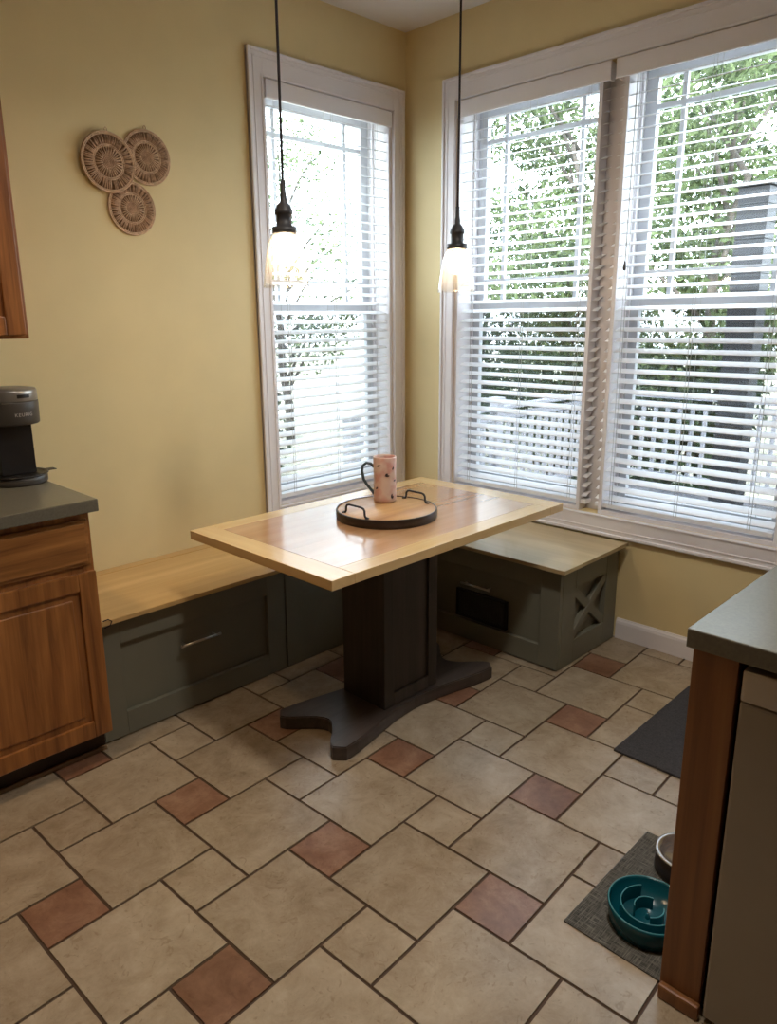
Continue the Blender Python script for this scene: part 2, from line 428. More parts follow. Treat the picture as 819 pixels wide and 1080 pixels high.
casing('trim_2', 'R', RV0, RV1, WZ0, WZ1)
# mullion board between the two right-hand windows
mb = MB(); BX(mb, 'R', -1.272, -1.172, .0645, WT, WZ0, WZ1, .002)
struct(mb.build('trim_3', M['trim']))

def window(name, side, u0, u1, z0=WZ0, z1=WZ1):
    mb = MB(); e = .0005
    for a, b in ((u0+e, u0+.02), (u1-.02, u1-e)): BX(mb, side, a, b, 0, WT, z0+e, z1-e, .001)
    BX(mb, side, u0+.02, u1-.02, 0, WT, z1-.02, z1-e, .001); BX(mb, side, u0+.02, u1-.02, 0, WT, z0+e, z0+.02, .001)
    # stops
    for a, b in ((u0+.02, u0+.032), (u1-.032, u1-.02)): BX(mb, side, a, b, .115, .128, z0+.02, z1-.02, .001)
    root = struct(mb.build(name, M['trim']))
    s0, s1 = u0+.021, u1-.021; zm = 1.595
    def sash(nm, d0, d1, za, zb, bot, top, st=.052):
        q = MB()
        BX(q, side, s0, s0+st, d0, d1, za, zb, .003); BX(q, side, s1-st, s1, d0, d1, za, zb, .003)
        BX(q, side, s0+st, s1-st, d0, d1, zb-top, zb, .003); BX(q, side, s0+st, s1-st, d0, d1, za, za+bot, .003)
        sh = q.build(nm, M['vinyl'], root)
        g = MB(); dm = (d0+d1)/2
        BX(g, side, s0+st-.004, s1-st+.004, dm-.003, dm+.003, za+bot-.004, zb-top+.004)
        g.build('pane', M['pane'], sh)
        return sh, s0+st, s1-st, za+bot, zb-top, dm
    sh, a, b, c, d, dm = sash('upper_sash', .162, .196, zm-.022, z1-.021, .044, .045)
    mu = MB(); off = .115
    for u in (a+off, b-off): BX(mu, side, u-.010, u+.010, dm-.011, dm+.011, c, d, .002)
    for z in (c+off+.0, d-off): BX(mu, side, a, b, dm-.0105, dm+.0105, z-.011, z+.011, .002)
    mu.build('muntin', M['vinyl'], sh)
    sash('lower_sash', .128, .160, z0+.021, zm+.022, .06, .044)
    g = MB(); BX(g, side, s0+.012, s1-.012, .205, .2065, z0+.03, zm+.0); g.build('insect_screen', M['screen'], root)
    return root
window('window_1', 'L', LU0, LU1)
window('window_2', 'R', -1.172, RV1)
window('window_3', 'R', RV0, -1.272)

def blind(side, u0, u1, label, tassels=(), ztop=2.605):
    """faux-wood venetian blind: valance, headrail, slats, bottom rail, cords"""
    loc = ((u0+u1)/2, .035, 0) if side == 'L' else (.035, (u0+u1)/2, 0)
    t = thing('window_blind', (loc[0], loc[1], .63), label, 'blind', 'white slatted blinds in the windows')
    q = MB(); BX(q, side, u0-.012, u1+.012, -.018, -.006, 2.528, ztop, .003)
    BX(q, side, u0-.008, u0-.001, -.006, .03, 2.528, ztop, .002); BX(q, side, u1+.001, u1+.008, -.006, .03, 2.528, ztop, .002)
    q.build('valance', M['trim'], t)
    q = MB(); BX(q, side, u0+.001, u1-.001, .006, .062, 2.548, ztop-.003, .002); q.build('headrail', M['slat'], t)
    q = MB(); n = 40; tilt = math.radians(19.5); w = .05; dc = .036
    zb = .655
    zs = []
    z = zb + .03
    while z < 2.525: zs.append(z); z += .0468
    for z in zs:
        tm = bmesh.new(); ring0 = []; ring1 = []
        prof = []
        m = 6
        for k in range(m+1):
            x = -w/2 + w*k/m; prof.append((x, .0014*(1-(2*x/w)**2) + .001))
        for k in range(m, -1, -1):
            x = -w/2 + w*k/m; prof.append((x, .0014*(1-(2*x/w)**2) - .001))
        ct, st = math.cos(tilt), math.sin(tilt)
        for u, ring in ((u0, ring0), (u1, ring1)):
            for x, h in prof:
                d = dc + x*ct - h*st; zz = z + x*st + h*ct
                ring.append(tm.verts.new((u, d, zz) if side == 'L' else (d, u, zz)))
        N = len(prof)
        for k in range(N): tm.faces.new((ring0[k], ring0[(k+1)%N], ring1[(k+1)%N], ring1[k]))
        tm.faces.new(ring0); tm.faces.new(ring1[::-1]); bmesh.ops.recalc_face_normals(tm, faces=tm.faces[:])
        q._merge(tm, 0, False)
    q.build('slats', M['slat'], t)
    q = MB(); BX(q, side, u0, u1, dc-.026, dc+.026, zb-.018, zb+.004, .004); q.build('bottom_rail', M['slat'], t)
    q = MB()
    def P(u, d, z): return (u, d, z) if side == 'L' else (d, u, z)
    for u in (u0+.09, (u0+u1)/2, u1-.09):
        for d in (dc-.0275, dc+.0275): q.tube([P(u, d, zb), P(u, d, 2.55)], .0011, 5)
        q.tube([P(u+.012, dc-.029, zb), P(u+.012, dc-.029, 2.55)], .0009, 5)
    q.build('ladder_cords', M['cordw'], t)
    for u, z in tassels:
        q = MB(); q.tube([P(u, -.006, z), P(u, -.006, 2.54)], .0014, 6)
        pc = q.build('pull_cord', M['cordw'], t)
        q = MB(); q.lathe([(0,.0),(.006,.0),(.007,.01),(.004,.036),(.0015,.042),(0,.042)], P(u, -.006, z-.042), 12)
        q.build('tassel', M['tassel'], pc)
    return t
blind('L', LU0+.025, LU1-.024, 'white slatted blind lowered in the single narrow window on the yellow wall', [])
blind('R', -1.201, RV1-.028, 'white slatted blind in the double window, the half nearer the room corner', [])
blind('R', RV0+.028, -1.248, 'white slatted blind in the double window, half with the dark post outside', [(-1.33, 1.78), (-2.0, 1.66)])

# ---------------------------------------------------------------- banquette
def shaker_front(mb, ax, pos, out, u0, u1, z0, z1, rail=.07, lift=.010, rec=.004):
    """four rails around a recessed panel, lying on plane pos, facing out (+1/-1)"""
    def B(a, b, c, d, t, bev=.002):
        p0, p1 = pos, pos + out*t
        if ax == 'x': mb.box(p0, p1, a, b, c, d, bev)
        else: mb.box(a, b, p0, p1, c, d, bev)
    B(u0, u0+rail, z0, z1, lift); B(u1-rail, u1, z0, z1, lift)
    B(u0+rail, u1-rail, z0, z0+rail, lift); B(u0+rail, u1-rail, z1-rail, z1, lift)
    B(u0+rail-.002, u1-rail+.002, z0+rail-.002, z1-rail+.002, rec, .001)
def bar_handle(parent, p0, p1, out, mat=None, r=.005):
    """bar pull between two points standing off along the vector out"""
    p0, p1, out = Vector(p0), Vector(p1), Vector(out); d = (p1-p0)
    q = MB(); q.tube([p0+out, p1+out], r, 10)
    for f in (.12, .88): q.tube([p0+d*f, p0+d*f+out], r*.8, 8)
    return q.build('handle', mat or M['nickel'], parent)
GB = 'grey green banquette benches around the table'
BZ = .48; E_ = .001
# bench along the left wall, with the drawer
t = thing('storage_bench', (-1.78, -.27, 0), 'grey green storage bench against left wall with long drawer and bar pull', 'bench', GB)
q = MB(); q.box(-2.212, -1.345, -.490, -.002, .0, BZ, .003); q.build('body', M['bench'], t)
q = MB(); shaker_front(q, 'y', -.490, -1, -2.210, -1.349, .006, .474, .094, .021, .002); dr = q.build('drawer_front', M['bench'], t)
bar_handle(dr, (-1.882, -.506, .295), (-1.700, -.506, .295), (0, -.03, 0))
# corner unit
t = thing('corner_bench', (-.75, -.27, 0), 'plain grey green corner bench box half hidden behind the table pedestal', 'bench', GB)
q = MB(); q.box(-1.342, -.543, -.501, -.002, 0, BZ, .003); q.box(-.543, -.002, -.501, -.002, 0, BZ, .003)
q.box(-1.340, -.553, -.509, -.500, .006, .474, .003)
q.build('body', M['bench'], t)
# bench under the double window
t = thing('storage_bench', (-.27, -.96, 0), 'grey green storage bench under double window with cross braced end', 'bench', GB)
q = MB(); q.box(-.518, -.017, -1.380, -.504, 0, BZ, .003); q.build('body', M['bench'], t)
q = MB(); shaker_front(q, 'x', -.518, -1, -1.408, -.506, .006, .474, .098, .022, .002); dr = q.build('drawer_front', M['bench'], t)
bar_handle(dr, (-.526, -1.051, .298), (-.526, -.878, .298), (-.034, 0, 0))
q = MB(); shaker_front(q, 'y', -1.380, -1, -.5175, -.020, .004, .474, .110, .029, .001)
for k, (a, b) in enumerate((((-.415, .125), (-.130, .354)), ((-.415, .354), (-.130, .125)))):
    v = Vector((b[0]-a[0], 0, b[1]-a[1])); L = v.length + .02; ang = math.atan2(v.z, v.x)
    Mx = Matrix.Translation(((a[0]+b[0])/2, -1.394, (a[1]+b[1])/2)) @ Matrix.Rotation(-ang, 4, 'Y')
    q.box(-L/2, L/2, -.0125+.0012*k, .0125, -.020, .020, .002, M=Mx)
q.build('cross_braced_panel', M['bench'], t)
# floor register let into that bench
t = thing('air_vent', (-.542, -.985, .12), 'black air vent grille set in the bench drawer under the double window', 'vent')
q = MB(); y0, y1, z0, z1 = -1.134, -.838, .118, .258; x1 = -.5255
q.box(-.544, x1, y0, y1, z0, z0+.012, .002); q.box(-.544, x1, y0, y1, z1-.012, z1, .002)
q.box(-.544, x1, y0, y0+.012, z0, z1, .002); q.box(-.544, x1, y1-.012, y1, z0, z1, .002)
q.build('frame', M['iron'], t)
q = MB(); q.box(-.5285, x1, y0+.012, y1-.012, z0+.012, z1-.012)
k = y0+.022
while k < y1-.02:
    q.box(-.5425, -.5285, k, k+.005, z0+.012, z1-.012, .001); k += .0115
q.build('grille', M['vent'], t)
# the two long wooden seats
t = thing('bench_top', (-1.1, -.27, .482), 'pale wooden bench seat along the left wall, beside the oak cabinet', 'bench top', 'wooden seats on the banquette')
q = MB(); q.box(-2.203, -.0175, -.551, -.062, .4815, .500, .003); q.build('seat', M['benchtop'], t)
q = MB(); q.box(-2.203, -.0175, -.058, -.0015, .4815, .500, .003); q.build('hinge_rail', M['benchtop'], t)
q = MB(); q.tube([(-2.19,-.548,.502),(-2.172,-.553,.506),(-2.160,-.556,.497),(-2.168,-.5565,.483),(-2.19,-.5565,.478)], .0022, 6); q.build('pull_cord', M['cordb'], t)
t = thing('bench_top', (-.3, -1.0, .482), 'pale wooden bench seat below the double window, ending in open space', 'bench top', 'wooden seats on the banquette')
q = MB(); q.box(-.592, -.0275, -1.454, -.554, .4815, .500, .003); q.build('seat', M['benchtop2'], t)

# ---------------------------------------------------------------- pedestal table
TX, TY, HX, HY, TZ = -1.211, -1.018, .647, .395, .785
t = thing('dining_table', (TX, TY, 0), 'wooden pedestal dining table with light bordered top and dark base', 'table')
top = MB(); bw = .078; th = .033; z0 = TZ-th
top.box(TX-HX, TX-HX+.095, TY-HY, TY+HY, z0, TZ, .002, 1)
top.box(TX+HX-.095, TX+HX, TY-HY, TY+HY, z0, TZ, .002, 1)
top.box(TX-HX+.0955, TX+HX-.0955, TY-HY, TY-HY+bw, z0, TZ, .002, 0)
top.box(TX-HX+.0955, TX+HX-.0955, TY+HY-bw, TY+HY, z0, TZ, .002, 0)
tt = top.build('tabletop', [M['tbord'], M['tbordy']], t)
q = MB(); npl = 5; pw = (2*HY-2*bw-.001)/npl
for k in range(npl):
    y0 = TY-HY+bw+.0005+k*pw
    q.box(TX-HX+.0955, TX+HX-.0955, y0, y0+pw-.0001, z0+.001, TZ-.0002, .0003)
q.build('planks', M['tplank'], tt)
PX0, PX1, PY0, PY1 = -1.375, -1.064, -1.156, -.922
q = MB(); q.box(PX0+.010, PX1-.010, PY0+.012, PY1-.012, .056, z0-.001, .002)
for x in (PX0, PX1):                          # end faces: broad boards with corner stiles
    sx = 1 if x == PX0 else -1
    q.box(x, x+sx*.011, PY0+.001, PY1-.001, .0565, z0-.002, .003)
q.build('pedestal', M['dark'], t)
q = MB()
shaker_front(q, 'y', PY0+.012, -1, PX0+.001, PX1-.001, .058, z0-.003, .052, .012, .003)
q.build('front_panel', M['dark'], t)
q = MB(); shaker_front(q, 'y', PY1-.012, 1, PX0+.001, PX1-.001, .058, z0-.003, .052, .012, .003)
q.build('rear_panel', M['dark'], t)
def foot_poly():
    cx, cy, hx, hy = -1.217, -1.043, .468, .192
    n = 14
    def curve(p, q, bow):                     # smooth concave sweep from p to q, pulled towards the centre
        p, q, bow = Vector(p), Vector(q), Vector(bow)
        out = []
        for k in range(n+1):
            f = k/n; s = .5-.5*math.cos(2*PI*f)
            out.append((p + (q-p)*f + bow*s**.8)[:2])
        return out
    e, c = .040, .034
    P = []
    P += curve((hx-c, -hy), (hx-c, hy), (0,0))[:0]
    # going counter-clockwise from the right end, lower foot
    P += curve((hx, -hy+e), (hx, hy-e), (-.115, 0))
    P += curve((hx-c, hy), (-hx+c, hy), (0, -.066))
    P += curve((-hx, hy-e), (-hx, -hy+e), (.115, 0))
    P += curve((-hx+c, -hy), (hx-c, -hy), (0, .066))
    return [(cx+x, cy+y) for x, y in P]
q = MB(); q.prism(foot_poly(), .0005, .055, .004); q.build('base', M['darkx'], t)

# ---------------------------------------------------------------- tray and mug
CX, CY, TR = -1.212, -1.014, .199
z0 = TZ+.001
t = thing('round_tray', (CX, CY, TZ), 'round wooden tray with dark metal band standing on the dining table', 'tray')
q = MB(); q.lathe([(0,z0+.002),(TR-.004,z0+.002),(TR-.004,z0+.030),(TR-.006,z0+.032),(0,z0+.032)], (CX,CY,0), 64); q.build('board', M['traywood'], t)
q = MB(); q.lathe([(TR-.004,z0),(TR,z0),(TR,z0+.033),(TR-.001,z0+.0345),(TR-.006,z0+.0345),(TR-.006,z0+.031),(TR-.004,z0+.031)], (CX,CY,0), 64, closed=True); q.build('rim_band', M['bronze'], t)
for sg in (-1, 1):
    # handles stand across the tray at both ends of the table's length
    a = math.radians(178) if sg < 0 else math.radians(-2)
    c, s = math.cos(a), math.sin(a); R0 = .164
    def hp(u, r, z): return (CX + c*r - s*u, CY + s*r + c*u, z0+.032+z)
    q = MB()
    q.tube([hp(-.068,R0,.002), hp(-.058,R0,.003), hp(-.053,R0,.010), hp(-.052,R0,.026), hp(-.046,R0,.034), hp(-.034,R0,.037),
            hp(.034,R0,.037), hp(.046,R0,.034), hp(.052,R0,.026), hp(.053,R0,.010), hp(.058,R0,.003), hp(.068,R0,.002)], .0044, 8)
    for u in (-.066, .066): q.lathe([(0,0),(.009,0),(.008,.003),(0,.004)], hp(u,R0,0), 12)
    q.build('handle', M['iron'], t)
MX, MY, MZ = -1.132, -.928, z0+.033
t = thing('mug', (MX, MY, MZ), 'tall pink floral mug with slate handle standing on the round tray', 'mug')
q = MB(); H = .184; R = .0465
q.lathe([(0,MZ+.0005),(R-.003,MZ+.0005),(R+.001,MZ+.004),(R,MZ+.02),(R-.001,MZ+H*.6),(R+.001,MZ+H-.004),(R-.001,MZ+H),(R-.003,MZ+H),(R-.004,MZ+H-.01),(R-.005,MZ+.012),(0,MZ+.008)], (MX,MY,0), 48)
body = q.build('mug_body', M['mug'], t)
# leaf marks lying on the glaze

va = math.atan2(-2.97-MY, -3.22-MX)
for dA, hz, rot, ln in ((-.55,.152,.3,.020),(.2,.112,0,.022),(.15,.118,.5,.014),(.75,.140,1.2,.016),(.6,.028,1.4,.022),(.7,.022,1.1,.015),(-.75,.06,.8,.016),(.95,.09,.2,.016),(1.7,.07,.8,.02),(2.5,.12,.3,.02),(3.3,.05,1.1,.02),(4.1,.13,.4,.02)):
    a0 = va + dA; tm = bmesh.new(); lo = []
    pts = [(-ln/2,0),(-ln/6,.0035),(ln/6,.0035),(ln/2,0),(ln/6,-.0035),(-ln/6,-.0035)]
    for x, y in pts:
        u = x*math.cos(rot)-y*math.sin(rot); w = x*math.sin(rot)+y*math.cos(rot)
        aa = a0 + u/R; lo.append(tm.verts.new((MX+(R+.0016)*math.cos(aa), MY+(R+.0016)*math.sin(aa), MZ+hz+w)))
    tm.faces.new(lo); q = MB(); q._merge(tm, 0, False); q.build('leaf_mark', M['leafmark'], body)
q = MB(); ha = va - PI/2 + .05; c, s = math.cos(ha), math.sin(ha)
def mp(r, z): return (MX+c*r, MY+s*r, MZ+z)
q.tube([mp(R-.002,.140),mp(R+.010,.155),mp(R+.028,.158),mp(R+.042,.147),mp(R+.046,.125),mp(R+.040,.092),mp(R+.028,.070),mp(R+.014,.052),mp(R+.004,.040),mp(R-.002,.030)],
       [.0055,.0055,.0055,.0055,.006,.006,.006,.006,.0065,.006], 10)
q.build('handle', M['mughandle'], t)

# ---------------------------------------------------------------- pendants
def pendant(x, y, label):
    zb = 1.642; H = .168
    t = thing('pendant_light', (x, y, ZC), label, 'pendant light', 'pendant lights over the dining table')
    q = MB(); q.lathe([(0,ZC-.001),(.062,ZC-.001),(.062,ZC-.010),(.050,ZC-.020),(.010,ZC-.024),(0,ZC-.024)], (x,y,0), 32); q.build('ceiling_canopy', M['socket'], t)
    zt = zb+H
    q = MB(); q.tube([(x,y,zt+.150),(x+.001,y,zt+.5),(x,y,ZC-.02)], .0042, 8); q.build('cord', M['cordb'], t)
    q = MB(); q.lathe([(0,zt+.155),(.007,zt+.155),(.008,zt+.118),(.011,zt+.105),(.011,zt+.092),(.020,zt+.082),(.027,zt+.068),(.0285,zt+.062),(.0285,zt+.056),
                       (.0245,zt+.053),(.0245,zt+.018),(.0395,zt+.016),(.0395,zt-.002),(.036,zt-.004),(0,zt-.004)], (x,y,0), 40); q.build('socket', M['socket'], t)
    q = MB()
    out = [(.033,zt-.003),(.042,zt-.010),(.050,zt-.024),(.056,zt-.042),(.062,zt-.075),(.068,zt-.115),(.0725,zt-.150),(.074,zb)]
    inn = [(r-.0028, z) for r, z in out[::-1]]
    q.lathe(out + inn, (x,y,0), 48, closed=True); q.build('glass_shade', M['shade'], t)
    q = MB(); zc = zt-.066
    q.lathe([(0,zt-.006),(.013,zt-.006),(.014,zt-.022),(.020,zt-.034),(.028,zt-.050),(.031,zc-.002),(.028,zc-.018),(.018,zc-.029),(0,zc-.033)], (x,y,0), 32); q.build('bulb', M['bulb'], t)
pendant(-1.676, -1.022, 'lit glass pendant hanging in front of the single narrow window')
pendant(-.808, -1.022, 'lit glass pendant hanging beside the edge of the double window')

# ---------------------------------------------------------------- woven wall discs
def disc(x, z, R, off, seed, label):
    """rattan disc facing the room, off = distance of its back from the wall"""
    rr = random.Random(seed)
    t = thing('woven_wall_disc', (x, -off, z), label, 'wall decor', 'woven wall discs on the yellow wall')
    yc = -off-.006
    Mx = Matrix.Translation((x, yc, z)) @ Matrix.Rotation(PI/2, 4, 'X')
    def ring(mb, r, th, n=56, dz=0):
        mb.tube([(x+r*math.cos(2*PI*k/n), yc-dz, z+r*math.sin(2*PI*k/n)) for k in range(n)], th, 7, loop=True)
    q = MB(); ring(q, R-.003, .0042); ring(q, R-.009, .003, dz=.001); q.build('outer_ring', M['rattanp'], t)
    q = MB()
    for r in (.004, .010, .016, .022): ring(q, r, .0036, 28, .002)
    q.build('hub', M['rattan'], t)
    q = MB(); n = 30; rm = R*.52
    for k in range(n):
        a = 2*PI*(k+rr.uniform(-.12,.12))/n
        q.tube([(x+r*math.cos(a), yc-d, z+r*math.sin(a)) for r, d in ((.022,.002),(rm*.6,.0035),(rm,.001))], .0024, 6)
    q.build('inner_spokes', M['rattanp'], t)
    q = MB(); ring(q, rm, .0034); ring(q, rm+.006, .0026, dz=.001); q.build('middle_ring', M['rattanp'], t)
    q = MB(); n = 76
    for k in range(n):
        a = 2*PI*(k+rr.uniform(-.25,.25))/n; b = a + rr.choice((-1,1))*rr.uniform(.01,.05)
        q.tube([(x+rm*math.cos(a), yc, z+rm*math.sin(a)), (x+(rm+R)/2*math.cos((a+b)/2), yc-rr.uniform(.001,.004), z+(rm+R)/2*math.sin((a+b)/2)),
                (x+(R-.006)*math.cos(b), yc, z+(R-.006)*math.sin(b))], rr.uniform(.0022,.0032), 6)
    q.build('outer_weave', M['rattan'], t)
    q = MB(); q.lathe([(0,-.001),(R-.006,-.001),(R-.006,.001),(0,.001)], (0,0,-.0035), 40, M=Mx); q.build('backing', M['rattand'], t)
    q = MB(); q.tube([(x-.004, yc, z+R-.004), (x-.006, yc, z+R+.008), (x, yc, z+R+.014), (x+.006, yc, z+R+.008), (x+.004, yc, z+R-.004)], .0018, 6); q.build('hanging_loop', M['rattanp'], t)
disc(-1.747, 2.152, .113, .0145, 1, 'woven rattan wall disc overlapping the two others, upper left of the trio')
disc(-1.572, 2.193, .107, .001, 2, 'woven rattan wall disc nearest the window, upper right of the trio')
disc(-1.655, 1.990, .104, .001, 3, 'woven rattan wall disc hanging lowest of the trio')

# ---------------------------------------------------------------- oak base cabinet on the left
CR = -2.2155; CL = -2.92; FY = -.585
t = thing('base_cabinet', ((CR+CL)/2, -.3, 0), 'honey oak base cabinet with drawer and raised panel door by left wall', 'cabinet')
q = MB()
q.box(CL, CR, FY+.02, -.002, .10, .926, .002)                       # carcass

for za, zb in ((.10, .144), (.886, .926), (.706, .746)): q.box(CL+.038, CR-.038, FY, FY+.02, za, zb, .001)
q.box(CR-.038, CR, FY, FY+.02, .10, .926, .002); q.box(CL, CL+.038, FY, FY+.02, .10, .926, .002)
q.build('body', M['oakv'], t)
q = MB(); q.box(CL+.003, CR-.003, -.528, -.01, .0005, .0995, .002); q.build('toe_kick', M['toe'], t)
q = MB(); q.box(CL+.003, CR-.003, -.540, -.5285, .0005, .016, .003); q.build('toe_strip', M['strip'], t)
q = MB(); d0, d1 = CL+.024, CR-.012
q.box(d0, d1, FY-.012, FY-.0005, .740, .900, .006); q.box(d0+.012, d1-.012, FY-.019, FY-.010, .752, .888, .006); q.build('drawer_front', M['oak'], t)
def raised_door(mb, x0, x1, z0, z1, yb, st=.058, out=-1):
    mb.box(x0, x0+st, yb, yb+out*.019, z0, z1, .004); mb.box(x1-st, x1, yb, yb+out*.019, z0, z1, .004)
    mb.box(x0+st, x1-st, yb, yb+out*.019, z0, z0+st, .004); mb.box(x0+st, x1-st, yb, yb+out*.019, z1-st, z1, .004)
q = MB(); raised_door(q, d0, CR-.003, .104, .716, FY-.0005, .062); dd = q.build('door', M['oakv'], t)
q = MB(); q.box(d0+.058, CR-.061, FY-.008, FY-.002, .162, .658, .001); q.box(d0+.088, CR-.091, FY-.016, FY-.006, .192, .628, .007, seg=3); q.build('raised_panel', M['oakv'], dd)
t = thing('countertop', (-2.56, -.32, .927), 'dark grey laminate countertop over the oak cabinet, under the coffee maker', 'countertop')
q = MB(); q.box(CL-.02, -2.199, -.634, -.003, .9275, .970, .004); q.build('slab', M['lam'], t)

# upper cabinet
UR = -2.238; UL = -2.95; UY = -.312; UZ0, UZ1 = 1.489, 2.40
t = thing('wall_cabinet', ((UL+UR)/2, -.16, UZ0), 'honey oak wall cabinet above the coffee maker', 'cabinet')
q = MB(); q.box(UL, UR, UY, -.002, UZ0, UZ1, .003); q.build('body', M['oakv'], t)
q = MB(); raised_door(q, UL+.02, UR-.014, UZ0+.012, UZ1-.012, UY-.0005, .062); dd = q.build('door', M['oakv'], t)
q = MB(); q.box(UL+.08, UR-.074, UY-.008, UY-.002, UZ0+.072, UZ1-.072, .001); q.box(UL+.11, UR-.104, UY-.016, UY-.006, UZ0+.102, UZ1-.102, .007, seg=3); q.build('raised_panel', M['oakv'], dd)

# coffee maker
KX, KY, KZ = -2.283, -.165, .9705
t = thing('coffee_maker', (KX, KY, KZ), 'black and grey single cup coffee maker on the dark countertop', 'coffee maker')
q = MB(); q.lathe([(0,KZ),(.098,KZ),(.101,KZ+.004),(.101,KZ+.026),(.097,KZ+.030),(0,KZ+.030)], (KX,KY,0), 48); q.build('drip_tray', M['charcoal'], t)
q = MB(); q.lathe([(0,KZ+.0305),(.104,KZ+.0305),(.106,KZ+.033),(.104,KZ+.0355),(.094,KZ+.0355),(.09,KZ+.033),(0,KZ+.033)], (KX,KY,0), 48)
q.box(KX+.09, KX+.135, KY-.02, KY+.02, KZ+.0315, KZ+.0345, .001); q.build('tray_plate', M['black'], t)
q = MB(); q.prism([(KX-.078,KY+.02),(KX-.06,KY-.028),(KX+.058,KY-.028),(KX+.074,KY+.02),(KX+.074,KY+.155),(KX-.078,KY+.155)], KZ+.034, KZ+.228, .003); q.build('column', M['black'], t)
q = MB(); n = 40
hp_ = [(.092,KZ+.218),(.096,KZ+.222),(.098,KZ+.296),(.097,KZ+.300)]
q.lathe([(0,KZ+.216)]+hp_+[(0,KZ+.3005)], (KX,KY,0), 56); hd = q.build('brew_head', M['charcoal'], t)
q = MB(); q.lathe([(0,KZ+.301),(.095,KZ+.301),(.097,KZ+.304),(.096,KZ+.336),(.092,KZ+.343),(.05,KZ+.349),(0,KZ+.351)], (KX,KY,0), 56); q.build('lid', M['silver'], t)
va = math.atan2(-2.97-KY, -3.22-KX) + .42
q = MB()
for k in range(12):
    a = va-.13+.42*k/11; b = a+.42/11
    tm = bmesh.new(); rI, rO = .094, .0995
    vs = []
    for z in (KZ+.314, KZ+.326):
        for aa, r in ((a,rI),(a,rO),(b,rO),(b,rI)): vs.append(tm.verts.new((KX+r*math.cos(aa), KY+r*math.sin(aa), z)))
    for f in ((0,1,2,3),(4,5,6,7),(0,1,5,4),(1,2,6,5),(2,3,7,6),(3,0,4,7)): tm.faces.new([vs[i] for i in f])
    bmesh.ops.recalc_face_normals(tm, faces=tm.faces[:]); q._merge(tm, 0, False)
q.build('lid_handle', M['black'], t)
def text_mesh(body, size):
    cu = bpy.data.curves.new('t', 'FONT'); cu.body = body; cu.size = size; cu.align_x = 'CENTER'; cu.extrude = .0003; cu.space_character = 1.15
    o = bpy.data.objects.new('t', cu); COL.objects.link(o)
    dg = bpy.context.evaluated_depsgraph_get(); me = bpy.data.meshes.new_from_object(o.evaluated_get(dg))
    bpy.data.objects.remove(o); bpy.data.curves.remove(cu); return me
me = text_mesh('KEURIG', .017)
for v in me.vertices:                       # wrap the lettering around the head
    aa = va + .05 + v.co.x/.098; r = .0988 + v.co.z
    v.co = (KX + r*math.cos(aa), KY + r*math.sin(aa), KZ+.250+v.co.y)
me.materials.clear(); me.materials.append(M['print'])
o = bpy.data.objects.new('lettering', me); COL.objects.link(o); o.parent = hd; o.matrix_parent_inverse = Matrix.Translation(-root_loc(hd))

# ---------------------------------------------------------------- peninsula on the right
NX0, NX1, NY1, NY0 = -1.770, -1.14, -2.437, -3.32
t = thing('countertop', (-1.46, -2.88, .885), 'grey green laminate countertop of the peninsula above the appliance', 'countertop')
q = MB(); q.box(-1.797, -1.08, NY0, -2.431, .884, .925, .003, 0); q.build('slab', M['lam'], t)
t = thing('peninsula_cabinet', (-1.46, -2.5, 0), 'oak end panel of the peninsula standing beside the pet mat', 'cabinet')
q = MB(); q.box(NX0, NX0+.02, -2.527, NY1, .001, .8835, .002); q.build('front_stile', M['post'], t)
q = MB(); q.box(NX0+.0205, NX1, -2.457, NY1, .001, .8835, .002); q.build('end_panel', M['post'], t)
q = MB(); q.box(NX1+.0005, NX1+.02, NY0+.02, NY1, .001, .8835, .002); q.build('back_panel', M['post'], t)
q = MB(); q.box(NX0-.020, NX0-.001, -2.533, NY1-.004, .0005, .038, .006); q.build('shoe_molding', M['post'], t)
t = thing('dishwasher', (-1.48, -2.84, 0), 'dull grey dishwasher under the peninsula countertop behind the oak stile', 'dishwasher')
q = MB(); q.box(-1.752, -1.20, -3.14, -2.548, .012, .872, .003); q.build('tub_cabinet', M['black'], t)
q = MB(); q.box(-1.786, -1.7525, -3.138, -2.541, .022, .798, .006); q.build('door', M['dwpanel'], t)
q = MB(); q.box(-1.788, -1.7525, -3.138, -2.541, .801, .868, .006); q.build('control_strip', M['dwctrl'], t)

# mats and bowls
t = MB(); t.box(-.930, -.060, -2.42, -1.885, .0005, .010, .003)
tag(t.build('floor_mat', M['mat']), 'charcoal rectangular mat on the floor behind the peninsula', 'mat')
t = MB(); t.box(-1.746, -1.262, -2.432, -2.170, .0005, .0045, .001)
tag(t.build('placemat', M['petmat']), 'woven grey placemat on the floor under the two pet bowls', 'mat')
BX_, BY_, BR = -1.604, -2.330, .102
t = thing('slow_feeder_bowl', (BX_, BY_, .005), 'teal maze slow feeder bowl standing on the woven placemat', 'pet bowl')
q = MB(); zf = .0055
q.lathe([(0,zf),(BR-.014,zf),(BR-.006,zf+.006),(BR,zf+.056),(BR-.001,zf+.060),(BR-.005,zf+.060),(BR-.007,zf+.056),(BR-.014,zf+.018),(0,zf+.016)], (BX_,BY_,0), 64); q.build('bowl', M['teal'], t)
q = MB()
